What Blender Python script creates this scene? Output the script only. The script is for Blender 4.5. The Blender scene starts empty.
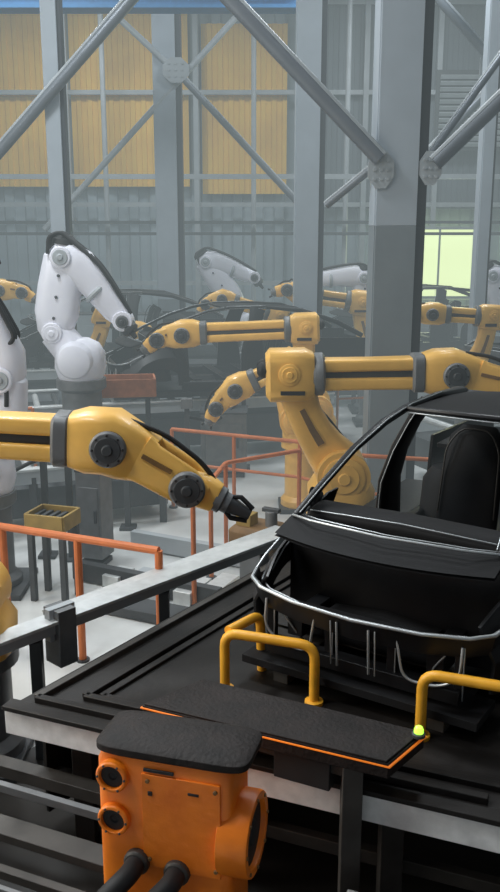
import bpy, math, random
from mathutils import Vector, Matrix
random.seed(4)
V=Vector
bpy.context.scene.view_settings.view_transform='Standard'
# ------------------------------------------------------------ materials
def mat(name,col,rough=.5,metal=0.,var=.12,scale=6.,bump=0.,emit=None,es=0.,spec=.5,coat=0.):
    m=bpy.data.materials.new(name); m.use_nodes=True
    nt=m.node_tree; n=nt.nodes; b=n['Principled BSDF']
    tc=n.new('ShaderNodeTexCoord'); no=n.new('ShaderNodeTexNoise')
    no.inputs['Scale'].default_value=scale; no.inputs['Detail'].default_value=6
    nt.links.new(tc.outputs['Object'],no.inputs['Vector'])
    r=n.new('ShaderNodeValToRGB')
    r.color_ramp.elements[0].position=.3; r.color_ramp.elements[1].position=.7
    r.color_ramp.elements[0].color=tuple(max(0,c*(1-var)) for c in col)+(1,)
    r.color_ramp.elements[1].color=tuple(min(1,c*(1+var)) for c in col)+(1,)
    nt.links.new(no.outputs['Fac'],r.inputs['Fac']); nt.links.new(r.outputs['Color'],b.inputs['Base Color'])
    b.inputs['Roughness'].default_value=rough; b.inputs['Metallic'].default_value=metal
    b.inputs['Specular IOR Level'].default_value=spec
    b.inputs['Coat Weight'].default_value=coat
    if bump>0:
        bp=n.new('ShaderNodeBump'); bp.inputs['Strength'].default_value=bump; bp.inputs['Distance'].default_value=.02
        n2=n.new('ShaderNodeTexNoise'); n2.inputs['Scale'].default_value=scale*5; n2.inputs['Detail'].default_value=5
        nt.links.new(tc.outputs['Object'],n2.inputs['Vector'])
        nt.links.new(n2.outputs['Fac'],bp.inputs['Height']); nt.links.new(bp.outputs['Normal'],b.inputs['Normal'])
    if emit:
        b.inputs['Emission Color'].default_value=tuple(emit)+(1,); b.inputs['Emission Strength'].default_value=es
    return m
M={}
M['yellow']=mat('robot_yellow_paint',(.92,.52,.115),.4,var=.09,scale=4,coat=.2)
M['orange']=mat('orange_paint',(1.0,.21,.010),.4,var=.2,scale=5,bump=.12)
M['guardyel']=mat('guard_yellow_paint',(.88,.42,.03),.42,var=.15,scale=8)
M['redrail']=mat('railing_orange_red',(.58,.16,.045),.5,var=.15)
M['white']=mat('robot_white_paint',(.88,.88,.97),.38,var=.04,scale=3,coat=.1)
M['grey']=mat('cast_grey',(.17,.175,.18),.5,.3,var=.15)
M['lgrey']=mat('steel_light_paint',(.42,.45,.47),.5,.1,var=.1,scale=2)
M['dgrey']=mat('steel_dark_paint',(.06,.064,.068),.55,.2,var=.2,scale=3)
M['metal']=mat('brushed_steel',(.68,.70,.70),.4,.4,var=.12,scale=9)
M['black']=mat('black_rubber',(.010,.010,.011),.65,var=.3)
M['seat']=mat('shell_matt_black',(.005,.005,.006),.7,var=.3,spec=.3)
M['lid']=mat('black_worn_vinyl',(.011,.007,.006),.65,var=.5,scale=9,bump=.3,spec=.35)
M['carblk']=mat('car_black_primer',(.006,.006,.007),.38,.0,var=.3,spec=.4)
M['edge']=mat('silver_edge_line',(.42,.44,.45),.4,.7,var=.1)  # silver for brackets, and for edge lines that imitate lit edges of the shell
M['plat']=mat('platform_black_steel',(.012,.010,.009),.5,.1,var=.5,scale=3,bump=.1,spec=.35)
M['strip']=mat('platform_zinc_edge',(.80,.80,.79),.5,.0,var=.15,scale=10)
M['track']=mat('track_dark_steel',(.055,.05,.045),.5,.3,var=.3,scale=5)
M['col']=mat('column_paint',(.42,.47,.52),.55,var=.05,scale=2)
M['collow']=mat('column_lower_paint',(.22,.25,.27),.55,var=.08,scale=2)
M['colshade']=mat('column_shaded_side',(.035,.04,.05),.6,var=.1)  # shade on the column's right side, put into the colour
M['brace']=mat('brace_steel',(.20,.22,.25),.4,.4,var=.1,scale=2)
M['blue']=mat('crane_blue_paint',(.03,.17,.38),.5,var=.1)
M['ochre']=mat('ochre_cladding',(.92,.52,.06),.6,var=.15,scale=.8)
M['wall']=mat('wall_cladding',(.34,.40,.44),.6,var=.12,scale=.6)
M['wall2']=mat('wall_dark_cladding',(.13,.15,.17),.6,var=.15,scale=.8)
M['concrete']=mat('floor_concrete',(.70,.71,.70),.25,var=.22,scale=.9,bump=.1)
M['dark_sheet']=mat('floor_dark_sheet',(.022,.020,.018),.55,var=.4,scale=2)
M['lampgreen']=mat('signal_lamp',(.4,.9,.1),.3,emit=(.42,.95,.06),es=1.7)
M['edgeline']=mat('orange_edge_strip',(.95,.25,.02),.4,emit=(1,.22,.02),es=.35)  # orange edge outline of the desk, brightened by faint emission
M['daylight']=mat('lit_window_glass',(.6,.8,.6),.3,emit=(.86,.97,.46),es=2.4,scale=.6)
M['lampw']=mat('added_bay_tube',(.9,.9,.9),.3,emit=(.9,.97,1),es=6)
M['olive']=mat('olive_box_paint',(.32,.21,.05),.5,var=.2)
M['brown']=mat('rusty_fixture',(.18,.095,.03),.6,var=.3)
M['binor']=mat('faded_orange_bin',(.50,.17,.07),.6,var=.2)

# ------------------------------------------------------------ mesh builder
class B:
    def __init__(s): s.v=[]; s.f=[]; s.m=[]; s.ms=[]
    def mi(s,k):
        if k not in s.ms: s.ms.append(k)
        return s.ms.index(k)
    def add(s,vs,fs,k):
        o=len(s.v); s.v+= [V(x) for x in vs]; i=s.mi(k)
        for f in fs: s.f.append([o+a for a in f]); s.m.append(i)
    def box(s,c,size,k,rz=0,R=None):
        R=R or Matrix.Rotation(rz,3,'Z'); c=V(c); h=[a/2 for a in size]
        vs=[c+R@V((x*h[0],y*h[1],z*h[2])) for x in(-1,1) for y in(-1,1) for z in(-1,1)]
        s.add(vs,[(0,1,3,2),(4,6,7,5),(0,4,5,1),(2,3,7,6),(0,2,6,4),(1,5,7,3)],k)
    def beam(s,p0,p1,w,h,k,up=(0,0,1)):
        p0,p1=V(p0),V(p1); t=(p1-p0).normalized(); L=t.cross(V(up)).normalized(); U=L.cross(t)
        vs=[p+L*a*w/2+U*b*h/2 for p in(p0,p1) for a in(-1,1) for b in(-1,1)]
        s.add(vs,[(0,1,3,2),(4,6,7,5),(0,4,5,1),(2,3,7,6),(0,2,6,4),(1,5,7,3)],k)
    def loft(s,pts,sizes,lat,k,n=20,pw=4.5):
        pts=[V(p) for p in pts]; lat=V(lat).normalized(); vs=[]; N=len(pts)
        for i,p in enumerate(pts):
            t=(pts[min(i+1,N-1)]-pts[max(i-1,0)]).normalized()
            U=t.cross(lat).normalized(); L=U.cross(t).normalized()
            w,h=sizes[i]
            for j in range(n):
                a=2*math.pi*(j+.5)/n; c,q=math.cos(a),math.sin(a)
                x=math.copysign(abs(c)**(2/pw),c); y=math.copysign(abs(q)**(2/pw),q)
                vs.append(p+L*x*w/2+U*y*h/2)
        fs=[(i*n+j,i*n+(j+1)%n,(i+1)*n+(j+1)%n,(i+1)*n+j) for i in range(N-1) for j in range(n)]
        fs.append(tuple(range(n))[::-1]); fs.append(tuple((N-1)*n+j for j in range(n)))
        s.add(vs,fs,k)
    def rev(s,o,ax,prof,k,n=28):
        o=V(o); ax=V(ax).normalized(); a=V((1,0,0)) if abs(ax.x)<.8 else V((0,1,0))
        X=ax.cross(a).normalized(); Y=ax.cross(X); vs=[]
        for (d,r) in prof:
            for j in range(n):
                q=2*math.pi*j/n; vs.append(o+ax*d+X*math.cos(q)*r+Y*math.sin(q)*r)
        N=len(prof)
        fs=[(i*n+j,i*n+(j+1)%n,(i+1)*n+(j+1)%n,(i+1)*n+j) for i in range(N-1) for j in range(n)]
        fs.append(tuple(range(n))[::-1]); fs.append(tuple((N-1)*n+j for j in range(n)))
        s.add(vs,fs,k)
    def cyl(s,p0,p1,r,k,n=20,r2=None):
        p0,p1=V(p0),V(p1); s.rev(p0,p1-p0,[(0,r),((p1-p0).length,r if r2 is None else r2)],k,n)
    def tube(s,path,r,k,n=10,closed=False,fil=0):
        P=[V(p) for p in path]
        if fil>0:
            Q=[P[0]]
            for i in range(1,len(P)-1):
                a,b,c=P[i-1],P[i],P[i+1]; d1=(a-b); d2=(c-b); f=min(fil,d1.length*.45,d2.length*.45)
                s0=b+d1.normalized()*f; s1=b+d2.normalized()*f
                for t in [0,.2,.4,.6,.8,1]: Q.append(s0*(1-t)**2+b*2*t*(1-t)+s1*t*t)
            Q.append(P[-1]); P=Q
        N=len(P); vs=[]; prev=None
        for i,p in enumerate(P):
            if closed: t=(P[(i+1)%N]-P[i-1]).normalized()
            else: t=(P[min(i+1,N-1)]-P[max(i-1,0)]).normalized()
            if prev is None:
                a=V((0,0,1)) if abs(t.z)<.9 else V((1,0,0)); X=t.cross(a).normalized()
            else: X=(prev-t*prev.dot(t)).normalized()
            prev=X; Y=t.cross(X)
            for j in range(n):
                q=2*math.pi*j/n; vs.append(p+X*math.cos(q)*r+Y*math.sin(q)*r)
        R=N if closed else N-1
        fs=[(i*n+j,i*n+(j+1)%n,((i+1)%N)*n+(j+1)%n,((i+1)%N)*n+j) for i in range(R) for j in range(n)]
        if not closed: fs.append(tuple(range(n))[::-1]); fs.append(tuple((N-1)*n+j for j in range(n)))
        s.add(vs,fs,k)
    def strip(s,A,Bl,off,k):
        A=[V(a) for a in A]; Bl=[V(b) for b in Bl]; off=V(off); n=len(A)
        vs=A+Bl+[a+off for a in A]+[b+off for b in Bl]; fs=[]
        for i in range(n-1):
            fs+=[(i,i+1,n+i+1,n+i),(2*n+i,3*n+i,3*n+i+1,2*n+i+1),(i,2*n+i,2*n+i+1,i+1),(n+i,n+i+1,3*n+i+1,3*n+i)]
        fs+=[(0,n,3*n,2*n),(n-1,3*n-1,4*n-1,2*n-1)]
        s.add(vs,fs,k)
    def prism(s,poly,z0,z1,k):
        n=len(poly); vs=[(x,y,z0) for x,y in poly]+[(x,y,z1) for x,y in poly]
        fs=[tuple(range(n))[::-1],tuple(range(n,2*n))]+[(i,(i+1)%n,n+(i+1)%n,n+i) for i in range(n)]
        s.add(vs,fs,k)
    def grid(s,fn,nu,nv,k,th=(0,0,-.015)):
        vs=[V(fn(i/nu,j/nv)) for i in range(nu+1) for j in range(nv+1)]
        o=len(vs); vs=vs+[v+V(th) for v in vs]; fs=[]
        for i in range(nu):
            for j in range(nv):
                a=i*(nv+1)+j; fs+=[(a,a+1,a+nv+2,a+nv+1),(o+a,o+a+nv+1,o+a+nv+2,o+a+1)]
        s.add(vs,fs,k)
    def done(s,name,bev=.008,ang=35,loc=None,rz=0):
        me=bpy.data.meshes.new(name); me.from_pydata([tuple(v) for v in s.v],[],s.f)
        for k in s.ms: me.materials.append(M[k])
        me.polygons.foreach_set('material_index',s.m)
        me.update()
        import bmesh
        bm=bmesh.new(); bm.from_mesh(me); bmesh.ops.recalc_face_normals(bm,faces=bm.faces[:]); bm.to_mesh(me); bm.free()
        me.polygons.foreach_set('use_smooth',[True]*len(me.polygons))
        me.set_sharp_from_angle(angle=math.radians(ang))
        ob=bpy.data.objects.new(name,me); bpy.context.collection.objects.link(ob)
        if loc: ob.location=loc
        ob.rotation_euler.z=rz
        if bev>0:
            md=ob.modifiers.new('bevel','BEVEL'); md.width=bev; md.segments=2; md.limit_method='ANGLE'; md.angle_limit=math.radians(40)
        return ob

# ------------------------------------------------------------ robots
def disc(b,c,ax,r,k1='grey',k2='dgrey',out=.05,bolts=True):
    c=V(c); ax=V(ax).normalized()
    b.rev(c,ax,[(0,r),(out*.7,r),(out,r*.9)],k1)
    b.rev(c+ax*out,ax,[(-.002,r*.72),(.012,r*.70),(.012,r*.3),(.03,r*.26)],k2)
    if bolts:
        a=V((0,0,1)) if abs(ax.z)<.9 else V((1,0,0)); X=ax.cross(a).normalized(); Y=ax.cross(X)
        for j in range(8):
            q=2*math.pi*j/8; p=c+ax*out+X*math.cos(q)*r*.82+Y*math.sin(q)*r*.82
            b.cyl(p-ax*.004,p+ax*.012,r*.07,'black',6)

def yellow_robot(name,base,sh,el,h1,h2,tip,s=1.,ped='grey'):
    b=B(); base,sh,el,h1,h2,tip=map(V,(base,sh,el,h1,h2,tip))
    d=(h1-el); d.z=0; d.normalize(); L=V((d.y,-d.x,0))
    if L.y>0: L=-L
    Y='yellow'
    b.box(base+V((0,0,.03)),(.72*s,.72*s,.06),'dgrey')
    zt=sh.z-base.z-.34*s
    b.rev(base,(0,0,1),[(.06,.33*s),(.14,.33*s),(.2,.27*s),(max(.3,zt-.12),.27*s),(max(.32,zt-.1),.33*s),(max(.4,zt),.33*s)],ped)
    c=V((base.x,base.y,base.z+zt))
    b.loft([c,c+V((0,0,.18*s)),(c+V((0,0,.25*s)))*.5+sh*.5,sh+V((0,0,.12*s))],[(.6*s,.62*s),(.62*s,.64*s),(.56*s,.5*s),(.46*s,.36*s)],L,Y,pw=3.5)
    b.cyl(sh-L*.28*s,sh+L*.28*s,.25*s,Y,28)
    disc(b,sh+L*.28*s,L,.20*s,'yellow','yellow',.03,False); disc(b,sh-L*.28*s,-L,.2*s)
    ax=(el-sh); n=ax.cross(L).normalized()
    sgn=1 if n.x*(el.x-sh.x)>0 else -1
    bend=n*(.06*s)*(sgn)
    b.loft([sh-ax*.04,sh+ax*.12,sh+ax*.28+bend*.7,sh+ax*.45+bend,sh+ax*.65+bend,sh+ax*.85+bend*.4,el],[(.30*s,.50*s),(.30*s,.47*s),(.28*s,.40*s),(.26*s,.35*s),(.26*s,.33*s),(.28*s,.35*s),(.30*s,.40*s)],L,Y,pw=3.6)
    b.loft([sh+ax*.34+L*.142*s+bend*.8,sh+ax*.5+L*.134*s+bend,sh+ax*.70+L*.136*s+bend],[(.012,.07*s),(.012,.06*s),(.012,.05*s)],L,'brown',pw=6)
    f=(h1-el).normalized(); U=f.cross(L).normalized()
    if U.z<0: U=-U
    b.loft([el-f*.24*s,el-f*.2*s,el+f*.12*s,el+f*.2*s],[(.34*s,.38*s),(.40*s,.48*s),(.40*s,.48*s),(.34*s,.40*s)],L,Y,pw=5)
    disc(b,el+L*.20*s+U*.03-f*.03,L,.10*s,'yellow','yellow',.015,False)
    b.box(el+L*.205*s+f*.0-U*.14*s,(.22*s,.02,.04),'black')
    for k in(-1,1):
        b.rev(el-f*.22*s+L*k*.1*s+U*.06*s,-f,[(0,.075*s),(.06*s,.075*s),(.08*s,.06*s),(.10*s,.03*s)],'black',16)
    b.rev(el+f*.19*s,f,[(0,.18*s),(.03*s,.20*s),(.09*s,.20*s),(.11*s,.17*s)],'grey',24)
    p0=el+f*.26*s; p1=h1-f*.32*s
    for k in(-1,1):
        b.loft([p0+U*k*.085*s,(p0+p1)/2+U*k*.085*s,p1+U*k*.088*s],[(.25*s,.12*s),(.24*s,.115*s),(.25*s,.12*s)],L,Y,pw=6)
    b.loft([p0,p1],[(.17*s,.10*s),(.17*s,.10*s)],L,'dgrey')
    b.loft([h1-f*.38*s,h1-f*.36*s,h1-f*.28*s,h1-f*.26*s],[(.30*s,.30*s),(.34*s,.35*s),(.34*s,.35*s),(.30*s,.32*s)],L,'grey',pw=5)
    g=(h2-h1).normalized(); Ug=g.cross(L).normalized()
    if Ug.z<0: Ug=-Ug
    b.loft([h1-f*.27*s,h1-f*.16*s,h1+U*.0,h1+g*.13*s,h1+g*.3*s+Ug*.02],[(.32*s,.35*s),(.38*s,.42*s),(.40*s,.43*s),(.36*s,.39*s),(.26*s,.30*s)],L,Y,pw=4.5)
    disc(b,h1+L*.185*s-U*.01*s,L,.12*s)
    disc(b,h1-L*.185*s-U*.01*s,-L,.12*s)
    for k in(-1,1):
        b.loft([h1+g*.2*s+L*k*.11*s+Ug*.02,(h1+h2)/2+L*k*.115*s+Ug*.01,h2+L*k*.12*s,h2+g*.13*s+L*k*.11*s],[(.09*s,.33*s),(.08*s,.29*s),(.08*s,.26*s),(.06*s,.13*s)],L,Y,pw=4)
    b.loft([h1+g*.25*s-Ug*.0,h2-g*.05*s],[(.16*s,.2*s),(.14*s,.16*s)],L,'dgrey')
    b.beam(h1+g*.22*s+L*.157*s+Ug*.05*s,h2-g*.14*s+L*.163*s+Ug*.05*s,.02,.03*s,'brown')
    disc(b,h2+L*.155*s,L,.12*s); disc(b,h2-L*.155*s,-L,.12*s)
    q=(tip-h2).normalized()
    b.loft([h2,h2+q*.12*s,h2+q*.22*s],[(.18*s,.18*s),(.20*s,.24*s),(.17*s,.2*s)],L,Y,pw=3)
    b.rev(h2+q*.21*s,q,[(0,.09*s),(.05*s,.09*s),(.06*s,.07*s),(.1*s,.07*s)],'grey',20)
    e=h2+q*.3*s; Uq=q.cross(L).normalized()
    b.loft([e,tip],[(.12*s,.11*s),(.07*s,.06*s)],L,'dgrey')
    for k in(-1,1):
        b.tube([e+Uq*k*.05*s,e+Uq*k*.08*s+q*.06*s,tip+Uq*k*.045*s],.018*s,'black',8)
    b.tube([h1+g*.12*s+U*.2*s,h1+g*.3*s+Ug*.215*s,h2+Ug*.17*s,h2+Ug*.12*s+g*.12*s,e+Uq*.02],.018*s,'black',8,fil=.1)
    b.tube([sh-L*.2*s+n*.2*s,sh+ax*.5-L*.2*s+n*.1*s,el-L*.24*s-U*.1*s],.02*s,'black',8,fil=.15)
    return b.done(name,.01*s)

def white_robot(name,base,body,sh,el,wr,tip,s=1.):
    b=B(); base,body,sh,el,wr,tip=map(V,(base,body,sh,el,wr,tip)); W='white'
    d=(wr-el); d.z=0; d.normalize(); L=V((d.y,-d.x,0))
    if L.y>0: L=-L
    hb=body.z-base.z
    b.box(base+V((0,0,.03)),(.8*s,.8*s,.06),'dgrey')
    b.rev(base,(0,0,1),[(.06,.32*s),(.12,.32*s),(.18,.25*s),(max(.3,hb-.4*s),.25*s),(max(.32,hb-.36*s),.31*s),(max(.36,hb-.24*s),.31*s)],'grey')
    b.rev(base,(0,0,1),[(max(.34,hb-.26*s),.27*s),(hb-.1*s,.32*s),(hb+.08*s,.31*s),(hb+.2*s,.24*s),(hb+.26*s,.12*s)],W)
    b.rev(body-L*.34*s,L,[(0,.12*s),(.03*s,.2*s),(.12*s,.24*s),(.56*s,.24*s),(.65*s,.2*s),(.68*s,.12*s)],W)
    m=(body+sh)/2
    b.loft([body,m,sh],[(.4*s,.42*s),(.4*s,.42*s),(.36*s,.4*s)],L,W,pw=2.6)
    ax=el-sh; n=ax.cross(L).normalized()
    b.loft([sh-ax*.14,sh,sh+ax*.25,sh+ax*.6,el,el+ax*.1],[(.2*s,.22*s),(.34*s,.42*s),(.34*s,.54*s),(.32*s,.53*s),(.32*s,.46*s),(.22*s,.26*s)],L,W,pw=2.8)
    disc(b,sh+L*.17*s,L,.13*s,'white','white',.04,False); disc(b,el+L*.16*s,L,.13*s,'white','lgrey',.04,False)
    f=(wr-el); fn=f.normalized(); U=fn.cross(L).normalized()
    if U.z<0: U=-U
    b.loft([el-fn*.16*s,el,el+f*.2+U*.06*s,el+f*.5+U*.05*s,el+f*.85,wr+fn*.05*s],[(.24*s,.24*s),(.36*s,.44*s),(.34*s,.46*s),(.28*s,.38*s),(.24*s,.29*s),(.2*s,.2*s)],L,W,pw=2.8)
    b.rev(el+f*.55+L*.0-fn*.03,fn,[(0,.165*s),(.03*s,.175*s),(.06*s,.165*s)],'lgrey')
    b.cyl(wr-L*.14*s,wr+L*.14*s,.12*s,W,24); disc(b,wr+L*.14*s,L,.08*s,'grey','dgrey',.03,False)
    q=(tip-wr).normalized()
    b.rev(wr+q*.05*s,q,[(0,.1*s),(.1*s,.11*s),(.14*s,.08*s)],'dgrey'); b.loft([wr+q*.15*s,tip],[(.09*s,.09*s),(.06*s,.05*s)],L,'black')
    for k in(-.5,.3,.8):
        b.tube([el-fn*.20*s-ax*.12+L*k*.2*s,el-fn*.20*s+V((0,0,.1*s))+L*k*.2*s,el+V((0,0,.30*s))+L*k*.15*s,el+f*.3+U*.28*s+L*k*.15*s,el+f*.65+U*.22*s+L*k*.12*s,wr+U*.13*s],.024*s,'black',8,fil=.2)
    b.rev(el+ax.normalized()*.15*s,ax,[(0,.16*s),(.06*s,.15*s),(.12*s,.08*s)],'black')
    for i in range(3):
        p=sh+ax*(.2+.28*i)+n*(.0)+L*.172*s; b.cyl(p-L*.01,p+L*.012,.02*s,'dgrey',8)
    return b.done(name,.006)

# ------------------------------------------------------------ room shell
b=B(); b.box((0,12,-.1),(26,36,.2),'concrete'); b.done('floor',0)
def ribbed(name,x0,x1,y,z0,z1,k,pitch=.5,depth=.08,axis='x'):
    b=B(); n=int((x1-x0)/pitch); A=[];C=[]
    for i in range(n):
        for (t,dd) in((0,0),(.45,0),(.55,-depth),(.95,-depth)):
            p=x0+(i+t)*pitch
            q=(p,y+dd) if axis=='x' else (y+dd,p)
            A.append((q[0],q[1],z1)); C.append((q[0],q[1],z0))
    b.strip(A,C,(0,.06,0) if axis=='x' else (.06,0,0),k); return b.done(name,0)
ribbed('wall_back',-11,11,27,0,12,'wall',.6,.1)
ribbed('wall_left',-6,30,-10.5,0,12,'wall',.6,.1,'y')
ribbed('wall_right',-6,30,10.5,0,12,'wall2',.6,.1,'y')
b=B(); b.box((0,12,12.1),(26,36,.2),'wall2'); b.done('ceiling',0)
for i,(x0,x1,z0,z1) in enumerate([(-10,-5.2,4.9,9.5),(-5.0,-1.6,4.9,9.5),(-1.35,1.2,4.7,9.2)]):
    ribbed('wall_ochre_panel',x0,x1,26.7,z0,z1,'ochre',.3,.04)
ribbed('wall_dark_panel',2.0,10.2,26.7,4.3,11.5,'wall2',.3,.04)
b=B()
for z in(2.2,4.4,7.4,9.7): b.beam((-10.4,26.5,z),(10.4,26.5,z),.10,.12,'lgrey')
for x in(-9,-5.1,-1.5,1.35,3.2,5.2,9.2): b.beam((x,26.45,0),(x,26.45,11.95),.14,.16,'lgrey',up=(0,1,0))
b.done('wall_girt_frame',0)
b=B(); b.box((5.4,26.35,2.75),(2.4,.05,2.0),'daylight')
for z in(1.8,3.75): b.box((5.4,26.3,z),(2.5,.08,.08),'lgrey')
for x in(4.2,5.4,6.6): b.box((x,26.3,2.75),(.05,.08,1.95),'lgrey')
b.done('window_1',0)
b=B()
for i in range(12): b.box((7.0,26.2,6.0+i*.16),(3.6,.05,.10),'lgrey',R=Matrix.Rotation(.6,3,'X'))
b.box((7,26.3,6.9),(3.8,.05,2.1),'dgrey'); b.done('wall_louvre',0)

def column(name,x,y,w,d,top=11.95,split=3.75):
    b=B()
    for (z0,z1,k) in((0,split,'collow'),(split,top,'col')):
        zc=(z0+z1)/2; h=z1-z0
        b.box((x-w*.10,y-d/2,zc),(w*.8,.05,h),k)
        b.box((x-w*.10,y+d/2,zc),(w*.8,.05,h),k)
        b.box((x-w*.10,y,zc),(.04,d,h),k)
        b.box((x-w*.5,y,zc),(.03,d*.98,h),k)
        b.box((x+w*.38,y,zc),(w*.24,d*.8,h),'colshade')
    b.box((x,y,.03),(w*1.5,d*1.5,.06),'lgrey')
    return b.done(name,.004)
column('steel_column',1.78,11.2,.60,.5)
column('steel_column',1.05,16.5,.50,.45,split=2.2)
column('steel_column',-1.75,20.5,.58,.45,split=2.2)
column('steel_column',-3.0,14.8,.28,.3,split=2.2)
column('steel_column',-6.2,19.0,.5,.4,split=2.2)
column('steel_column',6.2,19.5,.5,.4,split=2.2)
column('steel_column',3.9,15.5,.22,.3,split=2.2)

def brace(name,p0,p1,r,k='brace'):
    b=B(); b.tube([p0,p1],r,k,14)
    t=(V(p1)-V(p0)).normalized()
    n_=t.cross(V((0,1,0))).normalized()
    if n_.z<0: n_=-n_
    b.tube([V(p0)+n_*r*.75-V((0,r*.35,0)),V(p1)+n_*r*.75-V((0,r*.35,0))],r*.4,'lgrey',8)  # pale tube imitates the highlight along the brace's upper edge
    b.done(name,0)
def gusset(name,x,y,z,w,h):
    b=B(); b.prism([(-w/2,-h*.2),(-w*.2,-h/2),(w*.2,-h/2),(w/2,-h*.2),(w/2,h*.2),(w*.2,h/2),(-w*.2,h/2),(-w/2,h*.2)],0,.03,'lgrey')
    for i in(-1,0,1):
        for j in(-1,0,1): b.cyl((i*w*.25,j*h*.25,.03),(i*w*.25,j*h*.25,.05),.02,'lgrey',8)
    o=b.done(name,0); o.location=(x,y,z); o.rotation_euler.x=math.radians(90)
brace('diagonal_brace',(-1.6,10.9,7.55),(1.5,10.9,4.5),.09)
brace('diagonal_brace',(2.15,10.95,4.45),(5.4,10.95,7.6),.09)
brace('diagonal_brace',(1.5,11.3,4.45),(.95,11.6,4.0),.05)
brace('diagonal_brace',(2.1,11.3,4.5),(3.4,12.0,6.2),.05)
gusset('gusset_plate',1.52,10.92,4.38,.30,.42)
gusset('gusset_plate',2.1,10.96,4.40,.26,.38)
brace('diagonal_brace',(-.9,14.5,7.9),(-4.7,14.5,4.0),.09)
brace('diagonal_brace',(-4.5,20.3,3.7),(.4,20.3,8.7),.06,'lgrey')
brace('diagonal_brace',(-1.7,20.2,7.1),(1.1,20.2,4.2),.07)
brace('diagonal_brace',(-1.75,20.2,7.1),(-4.8,20.2,9.8),.06,'lgrey')
gusset('gusset_plate',-1.55,20.15,6.95,.55,.5)
brace('diagonal_brace',(3.2,19.2,8.6),(6.8,19.2,5.0),.09)
brace('diagonal_brace',(3.4,19.2,5.0),(6.9,19.2,8.6),.09)
gusset('gusset_plate',5.0,19.1,6.85,.9,.8)
b=B()
for (xc,z,w) in((-2.6,8.2,7.0),(4.5,8.65,7.2)):
    b.box((xc,18.2,z-.35),(w,.3,.30),'blue'); b.box((xc,18.1,z-.18),(w,.5,.06),'blue'); b.box((xc,18.1,z-.52),(w,.5,.06),'blue')
b.done('crane_girder',0)
b=B()
b.beam((-10,23.5,5.0),(10,23.5,5.0),.08,.12,'lgrey')
b.done('pipe_rack',0)
b=B()
for x in(-9,-7.5,-4.9,-3.9,.1,2.6,3.4,7.6):
    b.cyl((x,25.4,0),(x,25.4,11.9),.07,'lgrey',10)
for z in(3.6,3.9): b.beam((-10,25.2,z),(10,25.2,z),.1,.08,'dgrey')
b.done('service_pipes',0)

# ------------------------------------------------------------ conveyors & clutter
def conveyor(name,p0,p1,z,w,roll=True,k='lgrey',leg=1.6):
    b=B(); p0=V((p0[0],p0[1],z)); p1=V((p1[0],p1[1],z)); t=(p1-p0).normalized(); L=V((t.y,-t.x,0)); ln=(p1-p0).length
    for sg in(-1,1):
        b.beam(p0+L*sg*w/2,p1+L*sg*w/2,.08,.16,k)
        b.beam(p0+L*sg*w/2+V((0,0,.1)),p1+L*sg*w/2+V((0,0,.1)),.14,.03,'metal')
    n=int(ln/.3)
    if roll:
        for i in range(n):
            q=p0+t*(i+.5)*ln/n; b.cyl(q-L*(w/2-.04)+V((0,0,.02)),q+L*(w/2-.04)+V((0,0,.02)),.05,'dgrey' if i%2 else 'metal',10)
    m=max(2,int(ln/leg)+1)
    for i in range(m):
        q=p0+t*(.1+(ln-.2)*i/(m-1))
        for sg in(-1,1):
            c=q+L*sg*w/2; b.box((c.x,c.y,z/2),(.09,.09,z),'dgrey')
        b.beam(q-L*w/2+V((0,0,-z*.6)),q+L*w/2+V((0,0,-z*.6)),.05,.05,'dgrey')
    b.beam(p0-V((0,0,z*.5)),p1-V((0,0,z*.5)),w*.7,z*.5,'dgrey')
    return b.done(name,.004)
conveyor('roller_conveyor',(-6,13.6),(1.2,15.6),.95,1.5)
conveyor('roller_conveyor',(-6.5,17.5),(5.5,20.5),.95,1.5)
conveyor('roller_conveyor',(-6,10.0),(-1.2,11.7),.75,1.0)
conveyor('roller_conveyor',(2.6,13.0),(7,14.8),.9,1.4)
conveyor('roller_conveyor',(-4.5,8.9),(-2.95,9.6),.9,.5)

# assembly platform ------------------------------------------------
b=B()
b.prism([(-1.37,4.80),(.50,7.60),(1.75,9.70),(5.2,8.1),(3.55,2.85)],.86,1.0,'plat')
e0=V((-1.43,4.79,0)); e1=V((3.6,2.76,0)); t=(e1-e0).normalized()
b.beam(e0+V((0,0,.895)),e1+V((0,0,.895)),.05,.16,'strip')
b.beam(e0+V((0,0,.99)),e1+V((0,0,.99)),.10,.03,'plat')
u=(V((.5,7.65,0))-V((-1.41,4.8,0))).normalized()
n_=V((u.y,-u.x,0))
for off,h in((.12,.05),(.34,.04),(.42,.02)):
    a=V((-1.41,4.8,1.01))+n_*off+u*off*.8; c=a+u*3.1
    b.beam(a,c,.05,h,'track' if off==.12 else 'plat')
    a2=a+t*2.6; b.beam(a,a2,.05,h,'plat')
for i in range(6):
    q=e0+t*(.3+i*.95)+V((u.x,u.y,0))*.25; b.box((q.x,q.y,.43),(.12,.12,.86),'track')
for i in range(4):
    q=V((-1.25,4.95,0))+u*(.4+i*.95)+n_*.1; b.box((q.x,q.y,.43),(.12,.12,.86),'track')
for d in(.5,.95): b.beam(e0+V((0,0,d-.12))+u*.3,e1+V((0,0,d-.12))+u*.3,.06,.08,'track')
b.beam(V((-1.3,4.98,.5))+n_*.04,V((.46,7.6,.5))+n_*.04,.03,.7,'plat')
b.done('assembly_platform',.004)

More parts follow.
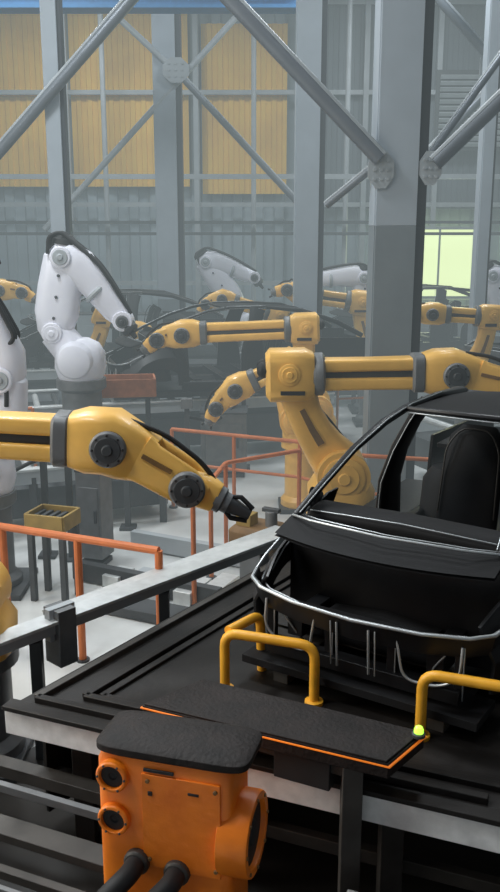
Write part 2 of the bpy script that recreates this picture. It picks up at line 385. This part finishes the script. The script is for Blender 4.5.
b=B()
r0=V((-2.6,4.55,.98)); r1=V((.45,7.9,.98)); rt=(r1-r0).normalized(); rn=V((-rt.y,rt.x,0))
b.beam(r0,r1,.09,.09,'lgrey'); b.beam(r0+V((0,0,.055)),r1+V((0,0,.055)),.17,.025,'metal')
b.beam(r0+rt*1.9+rn*.22+V((0,0,-.06)),r1+rn*.22+V((0,0,-.06)),.10,.1,'lgrey')
b.beam(r0+rt*1.9+rn*.22+V((0,0,0)),r1+rn*.22+V((0,0,0)),.13,.02,'metal')
for i in range(4):
    q=r0+rt*(.45+i*1.2); b.box((q.x,q.y,.46),(.08,.08,.92),'dgrey')
q=r0+rt*1.86; b.box((q.x,q.y,.90),(.15,.18,.42),'grey',rz=.83); b.box((q.x,q.y,1.0),(.22,.06,.24),'lgrey',rz=.83)
b.done('guide_rail',.004)

b=B(); b.prism([(-4,2),(-2.2,5.2),(-.6,7.0),(2,10.4),(7,9),(7,1)],0,.02,'dark_sheet'); b.done('floor_sheet',0)  # dark sheet added to make the floor below the platform dark
def rails(name,p0,p1,zs):
    b=B(); p0=V(p0+(0,)); p1=V(p1+(0,)); t=(p1-p0).normalized(); L=V((t.y,-t.x,0))
    for (o,z,kk,w,h) in zs: b.beam(p0+L*o+V((0,0,z)),p1+L*o+V((0,0,z)),w,h,kk)
    zm=max(z for _,z,_,_,_ in zs); ln=(p1-p0).length
    for i in range(int(ln/1.1)+1):
        q=p0+t*(.15+i*1.1)
        for o in(zs[0][0],zs[-1][0]): c=q+L*o; b.box((c.x,c.y,zm/2),(.08,.08,zm),'track')
    b.done(name,.004)
rails('lower_track',(-3.0,5.1),(-.62,4.08),[(-.35,.55,'track',.1,.08),(-.1,.62,'grey',.04,.05),(.12,.55,'track',.14,.05),(.35,.50,'track',.05,.05),(.46,.50,'grey',.03,.04),(.62,.42,'track',.1,.06)])
rails('lower_track',(.42,3.62),(3.2,2.5),[(-.12,.55,'metal',.06,.06),(.02,.5,'track',.12,.04),(.16,.52,'lgrey',.05,.05),(.32,.42,'grey',.06,.04)])

def railing(name,pts,h,k='redrail',mid=True,r=.026):
    b=B(); P=[V((x,y,h)) for x,y in pts]
    b.tube(P,r,k,10,fil=.08)
    if mid: b.tube([p-V((0,0,h*.42)) for p in P],r*.8,k,10,fil=.08)
    for i in range(len(P)-1):
        d=(P[i+1]-P[i]); n=max(1,round(d.length/1.0))
        for j in range(n+(1 if i==len(P)-2 else 0)):
            q=P[i]+d*j/n; b.cyl((q.x,q.y,0),(q.x,q.y,h),r,k,10); b.rev((q.x,q.y,0),(0,0,1),[(0,.06),(.02,.06)],'dgrey',10)
    b.done(name,0)
railing('safety_railing',[(-3.0,7.95),(-2.2,7.6),(-.75,6.98)],1.14,mid=False,r=.034)
railing('safety_railing',[(-1.05,11.8),(.63,11.05),(1.3,10.35),(2.7,10.0)],1.1)
railing('safety_railing',[(.6,10.6),(-.28,10.0),(-.56,8.45)],1.1,mid=False)
railing('safety_railing',[(-5.5,12.4),(-3.2,13.0)],1.15)
railing('safety_railing',[(1.6,16.2),(4.8,17.0)],1.2)

# ------------------------------------------------------------ car body
def car_mesh():
    b=B(); K='carblk'
    def arc(yc,r,zb,y0,y1,n=14):
        out=[]
        for i in range(n+1):
            y=y0+(y1-y0)*i/n; d=abs(y-yc); out.append((y,zb if d>=r else max(zb,.12+math.sqrt(r*r-d*d))))
        return out
    def X(z): return .86-.05*max(0,z-.5)**2*4
    for s in(-1,1):
        lo=arc(.62,.40,.24,.02,1.05); n=len(lo)
        top=[(y,.60+.33*min(1,(y/.9))**.8) for y,_ in lo]
        mid=[(y,(a+z)/2) for (y,z),(_,a) in zip(top,lo)]
        b.strip([(s*(X(z)-(.1*(1-min(1,y/.25))**2)),y,z) for y,z in mid],[(s*(.85-(.1*(1-min(1,y/.25))**2)),y,z) for y,z in lo],(-s*.02,0,0),K)
        b.strip([(s*(.74-(.06*(1-min(1,y/.25)))),y,z) for y,z in top],[(s*(X(z)-(.1*(1-min(1,y/.25))**2)),y,z) for y,z in mid],(-s*.02,0,0),K)
        lo=arc(3.45,.42,.26,3.0,4.25); top=[(y,.93-.03*(y-3)) for y,_ in lo]
        b.strip([(s*.82,y,z) for y,z in top],[(s*.86,y,z) for y,z in lo],(-s*.03,0,0),K)
        b.loft([(s*.82,.95,.22),(s*.82,2,.2),(s*.82,3.1,.22)],[(.12,.18)]*3,(1,0,0),K)
        path=[(s*.67,.36,.92),(s*.64,.62,1.05),(s*.60,1.02,1.23),(s*.56,1.42,1.355),(s*.54,1.8,1.41),(s*.54,2.4,1.41),(s*.57,3.0,1.35),(s*.64,3.6,1.15),(s*.76,4.0,.93)]
        b.loft(path,[(.05,.045)]*3+[(.065,.045)]*3+[(.12,.08)]*3,(1,0,0),K,n=12,pw=3)
        b.tube([(p[0]-s*.030,p[1],p[2]+.025) for p in path[:6]],.006,'edge',6)
        b.tube([(p[0]+s*.030,p[1],p[2]-.01) for p in path[:6]],.005,'edge',6)
        b.loft([(s*.82,.98,.25),(s*.82,.95,.6),(s*.80,.85,.88),(s*.68,.6,1.0)],[(.1,.18),(.1,.16),(.08,.16),(.06,.1)],(1,0,0),K,n=12)
        b.loft([(s*.82,2.12,.25),(s*.80,2.1,.75),(s*.74,2.14,1.0),(s*.65,2.2,1.23),(s*.56,2.25,1.39)],[(.1,.46),(.09,.36),(.07,.28),(.06,.24),(.06,.26)],(1,0,0),K,n=12,pw=3)
        b.tube([(s*.82,1.91,.3),(s*.79,1.91,.75),(s*.73,1.99,1.0),(s*.64,2.07,1.23),(s*.555,2.1,1.38)],.005,'edge',6)
        b.rev((s*.58,.62,.3),(0,0,1),[(0,.2),(.36,.17),(.42,.13),(.42,.06),(.38,.05)],K,18)
        b.beam((s*.45,-.02,.36),(s*.45,.7,.36),.1,.13,K)
        b.tube([(s*.80,.10,.62),(s*.80,.2,.675),(s*.78,.5,.80),(s*.74,.8,.92)],.010,'edge',6)
        b.tube([(s*.70,.12,.62),(s*.72,.3,.71),(s*.70,.5,.80)],.006,'edge',6)
        b.tube([(s*.62,-.07,.52),(s*.62,-.09,.34),(s*.5,-.09,.26),(s*.3,-.11,.26),(s*.26,-.12,.50)],.009,'edge',6,fil=.08)
        b.tube([(s*.10,-.15,.52),(s*.10,-.13,.24)],.008,'edge',6); b.tube([(s*.14,-.15,.52),(s*.14,-.13,.24)],.005,'edge',6)
        b.tube([(s*.55,-.05,.48),(s*.42,-.02,.30),(s*.45,.1,.22)],.006,'edge',6,fil=.1)
        # rear wheelhouse and seat cross members of bare shell
        b.rev((s*.62,3.0,.25),(0,0,1),[(0,.26),(.3,.24),(.42,.16),(.44,.05)],'seat',18)
        b.loft([(s*.30,2.55,.30),(s*.30,2.62,.7),(s*.30,2.72,1.02),(s*.30,2.78,1.10)],[(.52,.10),(.52,.10),(.46,.10),(.30,.08)],(1,0,0),'seat',pw=3)
        b.tube([(s*.06,2.52,.4),(s*.07,2.60,.95),(s*.18,2.68,1.10),(s*.42,2.68,1.10),(s*.52,2.60,.95),(s*.54,2.52,.4)],.008,'track',6,fil=.08)
        b.loft([(s*.72,4.2,.4),(s*.74,4.22,.9)],[(.2,.06),(.18,.06)],(1,0,0),K)
    for y in(1.2,1.7,2.2): b.beam((-.78,y,.26),(.78,y,.26),.14,.12,'seat'); b.tube([(-.76,y-.07,.32),(.76,y-.07,.32)],.005,'track',6)
    b.grid(lambda u,v:(-.8+1.6*v,.3+3.9*u,.17+.10*math.exp(-((v-.5)/.1)**2)),20,24,K,(0,0,-.02))
    b.grid(lambda u,v:(-.72+1.44*v,.42-.1*math.cos((v-.5)*2.4),.2+.68*u),8,16,K,(0,.02,0))
    b.grid(lambda u,v:(-.70+1.40*v,.10+.26*(1-((v-.5)*2)**2)*-.5+.25*u+.05,.86+.07*u),4,16,'seat',(0,0,-.02))
    nose=[(-.80,.10,.62),(-.77,.0,.60),(-.66,-.08,.585),(-.4,-.14,.57),(0,-.17,.565),(.4,-.14,.57),(.66,-.08,.585),(.77,.0,.60),(.80,.10,.62)]
    b.tube(nose,.012,'edge',8)
    b.tube([(x*.96,y+.07,z-.03) for x,y,z in nose],.007,'edge',6)
    b.strip([(x,y+.01,z) for x,y,z in nose],[(x*.97,y+.03,z-.13) for x,y,z in nose],(0,.02,0),K)
    cow=[(-.68,.34,.93),(-.5,.24,.95),(0,.17,.96),(.5,.24,.95),(.68,.34,.93)]
    b.tube(cow,.009,'edge',6); b.tube([(x,y+.1,z-.02) for x,y,z in cow],.005,'edge',6)
    b.beam((-.62,-.04,.22),(.62,-.04,.22),.1,.08,K); b.beam((-.6,-.03,.50),(.6,-.03,.50),.05,.05,K)
    for x in(-.6,-.2,.2,.6):
        b.beam((x,-.03,.2),(x,-.03,.52),.05,.05,K,up=(0,1,0)); b.tube([(x+.03,-.06,.2),(x+.03,-.06,.52)],.005,'edge',6)
    b.beam((-.75,.0,.12),(.75,.0,.12),.3,.05,'seat')
    b.loft([(-.35,.3,.30),(0,.3,.32),(.35,.3,.30)],[(.3,.2),(.34,.24),(.3,.2)],(0,1,0),'seat',pw=3)
    b.loft([(-.64,.62,.86),(0,.6,.88),(.64,.62,.86)],[(.26,.18)]*3,(0,1,0),'seat',pw=3)
    b.tube([(-.64,.49,.93),(0,.47,.955),(.64,.49,.93)],.005,'edge',6)
    b.grid(lambda u,v:((v-.5)*2*(.52+.0*u),1.72+1.35*u-.10*(1-abs(v-.5)*2)**1*(1-u),1.41+.03*(1-((v-.5)*2)**2)-.07*u*u),10,14,'seat')
    hd=[(-.53,1.73,1.41),(-.3,1.65,1.425),(0,1.62,1.43),(.3,1.65,1.425),(.53,1.73,1.41)]
    b.tube(hd,.022,K,8); b.tube([(x,y-.02,z-.025) for x,y,z in hd],.006,'edge',6)
    b.beam((-.56,3.05,1.33),(.56,3.05,1.33),.1,.04,K)
    b.beam((-.7,3.1,.88),(.7,3.1,.88),.5,.04,'seat')
    b.grid(lambda u,v:(-.72+1.44*v,4.2+.06*math.cos((v-.5)*3),.3+.5*u),4,12,K,(0,.02,0))
    b.loft([(-.75,4.3,.4),(0,4.38,.4),(.75,4.3,.4)],[(.12,.2)]*3,(0,1,0),K,pw=3)
    for s in(-1,1): b.beam((s*.5,-.1,.05),(s*.5,4.2,.05),.1,.1,'track')
    for y in(.5,2,3.6): b.beam((-.7,y,.09),(.7,y,.09),.1,.06,'track')
    return b
car=car_mesh().done('car_body_shell',.004,loc=(.66,4.84,1.0),rz=math.radians(-33))
def copy(ob,loc,rz):
    o=ob.copy(); bpy.context.collection.objects.link(o); o.location=loc; o.rotation_euler.z=rz; return o
copy(car,(-2.2,14.6,1.07),math.radians(-74.5))
copy(car,(-4.6,18.0,1.07),math.radians(-76))
copy(car,(3.3,13.3,1.02),math.radians(-68))
copy(car,(1.8,19.6,1.07),math.radians(-76))

# ------------------------------------------------------------ foreground: desk slab
b=B(); S=[(-.584,4.32),(-.279,4.60),(.884,4.04),(.659,3.77)]
c=V((sum(p[0] for p in S)/4,sum(p[1] for p in S)/4,0))
def sc(f): return [(c.x+(x-c.x)*f,c.y+(y-c.y)*f) for x,y in S]
b.prism(sc(.985),1.17,1.25,'lid'); b.prism(sc(1.0),1.228,1.240,'edgeline'); b.prism(sc(.97),1.25,1.262,'lid')
b.box((.5,3.92,.6),(.10,.10,1.17),'track'); b.box((-.2,4.3,1.09),(.10,.10,.18),'track')
b.beam((.5,3.92,1.13),(-.2,4.3,1.13),.08,.06,'track'); b.box((.28,4.03,1.09),(.3,.12,.16),'black',rz=-.45)
b.box((.5,3.92,.03),(.3,.3,.05),'dgrey')
b.done('control_desk',.004)
b=B(); b.rev((.835,4.0,1.262),(0,0,1),[(0,.034),(.015,.034),(.02,.024)],'dgrey',16)
b.rev((.835,4.0,1.278),(0,0,1),[(0,.024),(.02,.024),(.034,.018),(.04,.008)],'lampgreen',16); b.done('signal_lamp',0)

# orange machine box
b=B(); W,D=.63,.31; T=1.47
b.loft([(0,D/2,.30),(0,D/2,.34),(0,D/2,T-.05),(0,D/2,T-.01)],[(W-.03,D-.03),(W,D),(W,D),(W-.03,D-.03)],(1,0,0),'orange',n=36,pw=9)
b.loft([(.03,D/2,T-.01),(.03,D/2,T),(.03,D/2,T+.03),(.03,D/2,T+.045)],[(W+.03,D+.0),(W+.08,D+.02),(W+.08,D+.02),(W+.02,D-.04)],(1,0,0),'lid',n=36,pw=7)
for z in(1.365,1.150):
    o=V((-.225,-.003,z))
    b.rev(o,(0,-1,0),[(-.02,.075),(.022,.075),(.03,.068),(.03,.056),(-.01,.052)],'orange',28)
    b.rev(o,(0,-1,0),[(-.01,.055),(.012,.055),(.012,.02),(.004,.015)],'black',24)
    for j in range(6):
        a=j*math.pi/3; b.cyl(o+V((.064*math.cos(a),-.028,.064*math.sin(a))),o+V((.064*math.cos(a),-.036,.064*math.sin(a))),.006,'dgrey',6)
b.box((.09,-.004,1.17),(.36,.012,.46),'orange')
b.box((-.01,-.006,1.42),(.14,.010,.015),'black'); b.box((-.05,-.012,1.31),(.02,.008,.02),'black'); b.box((.15,-.012,1.34),(.05,.006,.012),'black')
for x in(-.06,.25):
    for z in(.98,1.37): b.cyl((x,-.006,z),(x,-.02,z),.010,'brown',8)
o=V((W/2-.06,D*.45,1.09))
b.rev(o,(1,0,0),[(0,.19),(.12,.19),(.14,.185),(.14,.150),(.08,.14)],'orange',36)
b.rev(o,(1,0,0),[(.05,.148),(.115,.148),(.115,.06),(.125,.05)],'black',28)
for j in range(8):
    a=j*math.pi/4; b.cyl(o+V((.135,.168*math.cos(a),.168*math.sin(a))),o+V((.147,.168*math.cos(a),.168*math.sin(a))),.009,'brown',6)
b.tube([(-.12,-.02,.955),(-.12,-.10,.955),(-.22,-.26,.88),(-.34,-.34,.6),(-.42,-.36,.1)],.046,'black',14,fil=.1)
b.tube([(.07,-.02,.94),(.07,-.10,.94),(-.02,-.24,.88),(-.12,-.32,.6),(-.16,-.36,.1)],.046,'black',14,fil=.1)
for x,z in((-.12,.955),(.07,.94)): b.rev((x,-.0,z),(0,-1,0),[(0,.06),(.03,.06),(.04,.05)],'track',18)
b.box((0,D/2,.15),(W*.8,D*.8,.30),'dgrey'); b.box((0,D/2,.02),(W*1.1,D*1.3,.04),'dgrey')
b.done('orange_machine_unit',.006,loc=(-.385,3.46,0),rz=math.radians(-16))

def hoop(pts,r=.03):
    b=B(); b.tube(pts,r,'guardyel',14,fil=.09)
    for p in(pts[0],pts[-1]): b.rev((p[0],p[1],1.0),(0,0,1),[(0,.055),(.02,.055),(.025,.035)],'guardyel',16)
    return b
b=hoop([(-.151,4.94,1.0),(-.151,4.94,1.375),(.375,4.78,1.365),(.375,4.78,1.0)])
b.tube([(-.13,4.96,1.375),(.063,5.2,1.375),(.075,5.2,1.0)],.03,'guardyel',14,fil=.08); b.done('guard_hoop',0)
b=hoop([(.93,4.42,1.0),(.93,4.42,1.38),(1.75,4.12,1.38),(1.75,4.12,1.0)]); b.done('guard_hoop',0)

# ------------------------------------------------------------ robots placed
yellow_robot('yellow_robot_arm',(-1.98,5.82,0),(-1.98,5.82,1.20),(-2.75,6.0,2.40),(-.955,6.05,2.285),(-.43,6.0,2.00),(-.0,5.95,1.78),1.04,'grey')
yellow_robot('yellow_robot_arm',(.98,9.35,0),(.98,9.35,1.18),(.43,9.2,2.25),(2.08,9.2,2.28),(2.65,9.1,2.16),(3.0,9.0,1.9),1.12,'yellow')
yellow_robot('yellow_robot_arm',(.95,12.7,0),(.95,12.7,1.2),(.75,12.7,2.35),(-.95,12.7,2.28),(-1.3,12.7,2.2),(-1.55,12.7,2.0),.92,'yellow')
yellow_robot('yellow_robot_arm',(2.4,17.3,0),(2.4,17.3,1.3),(2.1,17.3,2.35),(1.0,17.3,2.5),(.7,17.3,2.6),(.45,17.3,2.55),1.0)
yellow_robot('yellow_robot_arm',(3.05,12.3,0),(3.05,12.3,1.8),(3.25,12.3,2.55),(2.45,12.3,2.6),(2.2,12.3,2.58),(2.05,12.3,2.5),.7)
yellow_robot('yellow_robot_arm',(-5.6,16.5,0),(-5.6,16.5,1.3),(-5.7,16.5,2.6),(-4.5,16.5,2.65),(-4.1,16.5,2.6),(-3.8,16.5,2.4),.9)
yellow_robot('yellow_robot_arm',(.7,11.8,0),(.6,11.8,1.25),(.45,11.8,1.95),(-.2,11.8,1.65),(-.45,11.8,1.4),(-.55,11.8,1.2),.85,'yellow')
yellow_robot('yellow_robot_arm',(-3.0,16.2,0),(-3.0,16.2,1.3),(-2.6,16.2,2.2),(-1.9,16.2,1.9),(-1.7,16.2,1.7),(-1.6,16.2,1.5),.8)
yellow_robot('yellow_robot_arm',(.3,16.4,0),(.3,16.4,1.4),(.5,16.4,2.2),(-.5,16.4,2.5),(-.8,16.4,2.4),(-.95,16.4,2.2),.8)
white_robot('white_robot_arm',(-2.33,12.3,0),(-2.36,12.3,1.98),(-2.66,12.3,2.35),(-2.50,12.3,3.35),(-1.72,12.3,2.5),(-1.55,12.2,2.28),1.1)
white_robot('white_robot_arm',(-2.75,9.0,0),(-2.75,9.0,1.3),(-2.6,9,1.6),(-2.48,9,2.25),(-2.8,9,3.3),(-2.45,9,3.4),1.0)
white_robot('white_robot_arm',(0.0,20.8,0),(0,20.8,1.6),(-.3,20.8,2.0),(-1.0,20.8,3.0),(.1,20.8,2.65),(.3,20.8,2.4),1.1)
white_robot('white_robot_arm',(2.5,18.6,0),(2.5,18.6,1.5),(2.4,18.6,1.9),(2.3,18.6,2.75),(1.1,18.6,2.7),(.9,18.6,2.4),1.0)
white_robot('white_robot_arm',(5.4,17.5,0),(5.4,17.5,1.5),(5.2,17.5,1.9),(4.6,17.5,2.85),(5.4,17.5,2.4),(5.5,17.5,2.2),1.0)

# ------------------------------------------------------------ clutter
def cabinet(name,x,y,w,d,z0,z1,k,rz=0,k2='dgrey'):
    b=B(); h=z1-z0
    b.box((0,0,h/2+.05),(w,d,h-.1),k); b.box((0,0,.03),(w*.9,d*.9,.06),k2)
    b.box((0,-d/2-.006,h*.55),(w*.8,.012,h*.6),k); b.box((w*.3,-d/2-.02,h*.55),(.03,.03,min(.15,h*.3)),k2)
    b.box((0,0,h+.01),(w*1.04,d*1.04,.03),k2)
    b.done(name,.006,loc=(x,y,z0),rz=rz)
def tray(name,x,y,w,d,z,h,k,rz=0):
    b=B()
    for sx in(-1,1):
        for sy in(-1,1): b.box((sx*w*.42,sy*d*.4,z/2),(.06,.06,z),'dgrey')
    b.box((0,0,z+.02),(w,d,.04),'dgrey')
    b.box((0,-d/2,z+h/2),(w,.03,h),k); b.box((0,d/2,z+h/2),(w,.03,h),k)
    b.box((-w/2,0,z+h/2),(.03,d,h),k); b.box((w/2,0,z+h/2),(.03,d,h),k)
    for i in range(5): b.box((-w*.4+i*w*.2,0,z+.08),(w*.1,d*.8,.08),'dgrey')
    b.done(name,.004,loc=(x,y,0),rz=rz)
tray('parts_tray',-2.0,8.7,.42,.35,.78,.16,'olive',-.3)
tray('parts_tray',-2.05,13.0,1.3,.5,1.35,.26,'binor',.15)
b=B(); b.box((0,0,.35),(.3,.3,.7),'grey'); b.box((0,0,.03),(.5,.45,.06),'dgrey'); b.loft([(0,0,.68),(0,0,.74),(0,0,.88),(0,0,.93)],[(.40,.36),(.56,.42),(.56,.42),(.44,.34)],(1,0,0),'brown',pw=5)
b.box((-.12,-.05,.98),(.16,.16,.12),'olive'); b.cyl((.12,0,.9),(.12,0,1.08),.06,'grey',14); b.box((.12,0,1.09),(.18,.06,.04),'dgrey')
b.done('weld_fixture_stand',.006,loc=(.10,8.3,0),rz=-.5)
cabinet('control_cabinet',-2.75,7.2,.35,.35,0,1.0,'lgrey',-.3)
cabinet('control_cabinet',-1.75,9.7,.3,.3,0,1.1,'grey',-.3)
cabinet('control_cabinet',3.4,16.2,1.2,.6,0,1.5,'lgrey')
for x,y,w,h,k in((-.9,17.0,1.6,1.25,'lgrey'),(.8,22.5,2.0,1.5,'dgrey'),(-3.6,22.2,2.4,1.7,'lgrey'),(4.2,22.5,2.2,1.6,'lgrey'),(-7,22,2,1.8,'dgrey'),(7.4,17,1.6,1.8,'lgrey'),(-3.9,11.9,.6,1.2,'grey'),(-.4,13.6,.7,1.0,'grey')):
    cabinet('control_cabinet',x,y,w,.6,0,h,k)
b=B()
for i in range(8):
    x=-1.4+.27*i; y=9.1-.12*i+random.uniform(-.15,.15)
    b.box((x,y,.08),(.2,random.uniform(.3,.6),.16),random.choice(['lgrey','metal','dgrey']),rz=-.45)
b.beam((-1.4,10.2,.12),(.2,9.4,.12),.1,.2,'lgrey'); b.beam((-1.9,9.2,.12),(-.3,8.4,.12),.1,.2,'dgrey')
b.beam((-1.6,8.5,.06),(-.5,8.0,.06),.3,.1,'dgrey')
b.done('floor_track_plates',.004)
b=B()
for x,y,h in((-2.35,9.9,1.5),(-2.05,9.8,1.35),(-3.1,10.3,1.6),(-1.55,10.9,1.25),(-.9,12.6,1.3),(-.1,13.9,1.35),(-3.3,8.3,1.3)):
    b.box((x,y,h/2),(.07,.07,h),'dgrey'); b.box((x,y,h),(.16,.12,.14),'grey'); b.box((x,y,.02),(.2,.2,.04),'dgrey')
b.tube([(-3.3,8.3,1.1),(-3.0,9.4,.95),(-2.35,9.9,1.2),(-2.05,9.8,1.1),(-1.55,10.9,1.0)],.025,'black',8,fil=.2)
b.tube([(-.9,12.6,1.1),(-.5,13.2,.9),(-.1,13.9,1.15)],.025,'black',8,fil=.2)
b.done('sensor_post_group',.003)

# ------------------------------------------------------------ lights
def area(name,loc,sx,sy,e,col=(1,1,1),rot=(0,0,0)):
    l=bpy.data.lights.new(name,'AREA'); l.shape='RECTANGLE'; l.size=sx; l.size_y=sy; l.energy=e; l.color=col
    o=bpy.data.objects.new(name,l); bpy.context.collection.objects.link(o); o.location=loc; o.rotation_euler=rot
    return o
for i,(x,y,e) in enumerate([(-4,3.0,330),(3.5,5,50),(-4,9.5,900),(2.5,11.5,330),(-4.5,15.5,600),(2.5,16.5,650),(-4.5,22,800),(4,22,800)]):  # overhead lamps and fixtures added out of view to light the hall
    b=B(); b.box((x,y,10.12),(2.2,.7,.1),'lgrey')
    for k in(-.2,0,.2): b.cyl((x-1,y+k,10.05),(x+1,y+k,10.05),.03,'lampw',8)
    b.box((x-.8,y,11.05),(.03,.03,1.85),'dgrey'); b.box((x+.8,y,11.05),(.03,.03,1.85),'dgrey')
    b.done('added_bay_fixture',0)
    area('added_bay_lamp_%d'%i,(x,y,9.95),2.2,1.2,e,(.92,.97,1))
area('left_key_light',(-9.5,5.5,5.5),6,4,720,(1,.94,.84),(0,math.radians(-80),0))  # added warm key from the left; no window is built there
area('window_glow_light',(5.4,26.0,2.75),2.4,1.9,300,(.9,1,.6),(math.radians(-90),0,0))
w=bpy.data.worlds.new('World'); bpy.context.scene.world=w; w.use_nodes=True
bg=w.node_tree.nodes['Background']; bg.inputs['Color'].default_value=(.60,.65,.70,1); bg.inputs['Strength'].default_value=.26

m=bpy.data.materials.new('hall_haze'); m.use_nodes=True; nt=m.node_tree; nt.nodes.clear()
out=nt.nodes.new('ShaderNodeOutputMaterial'); ab=nt.nodes.new('ShaderNodeVolumeAbsorption'); em=nt.nodes.new('ShaderNodeEmission'); ad=nt.nodes.new('ShaderNodeAddShader')
ab.inputs['Color'].default_value=(0,0,0,1); ab.inputs['Density'].default_value=.066
em.inputs['Color'].default_value=(.47,.56,.58,1); em.inputs['Strength'].default_value=.028  # self-glow stands in for light scattered by the haze
nt.links.new(ab.outputs[0],ad.inputs[0]); nt.links.new(em.outputs[0],ad.inputs[1]); nt.links.new(ad.outputs[0],out.inputs['Volume'])
M['haze']=m
b=B(); b.box((0,16.6,4.9),(20.4,19.0,9.7),'haze'); b.done('hall_haze',0)

# ------------------------------------------------------------ camera
cd=bpy.data.cameras.new('camera'); cam=bpy.data.objects.new('camera',cd); bpy.context.collection.objects.link(cam)
cam.location=(0,0,3.7); cam.rotation_euler=(math.radians(90-13.5),0,0)
cd.sensor_fit='VERTICAL'; cd.sensor_height=24; cd.lens=24*900/892; cd.clip_end=200
bpy.context.scene.camera=cam
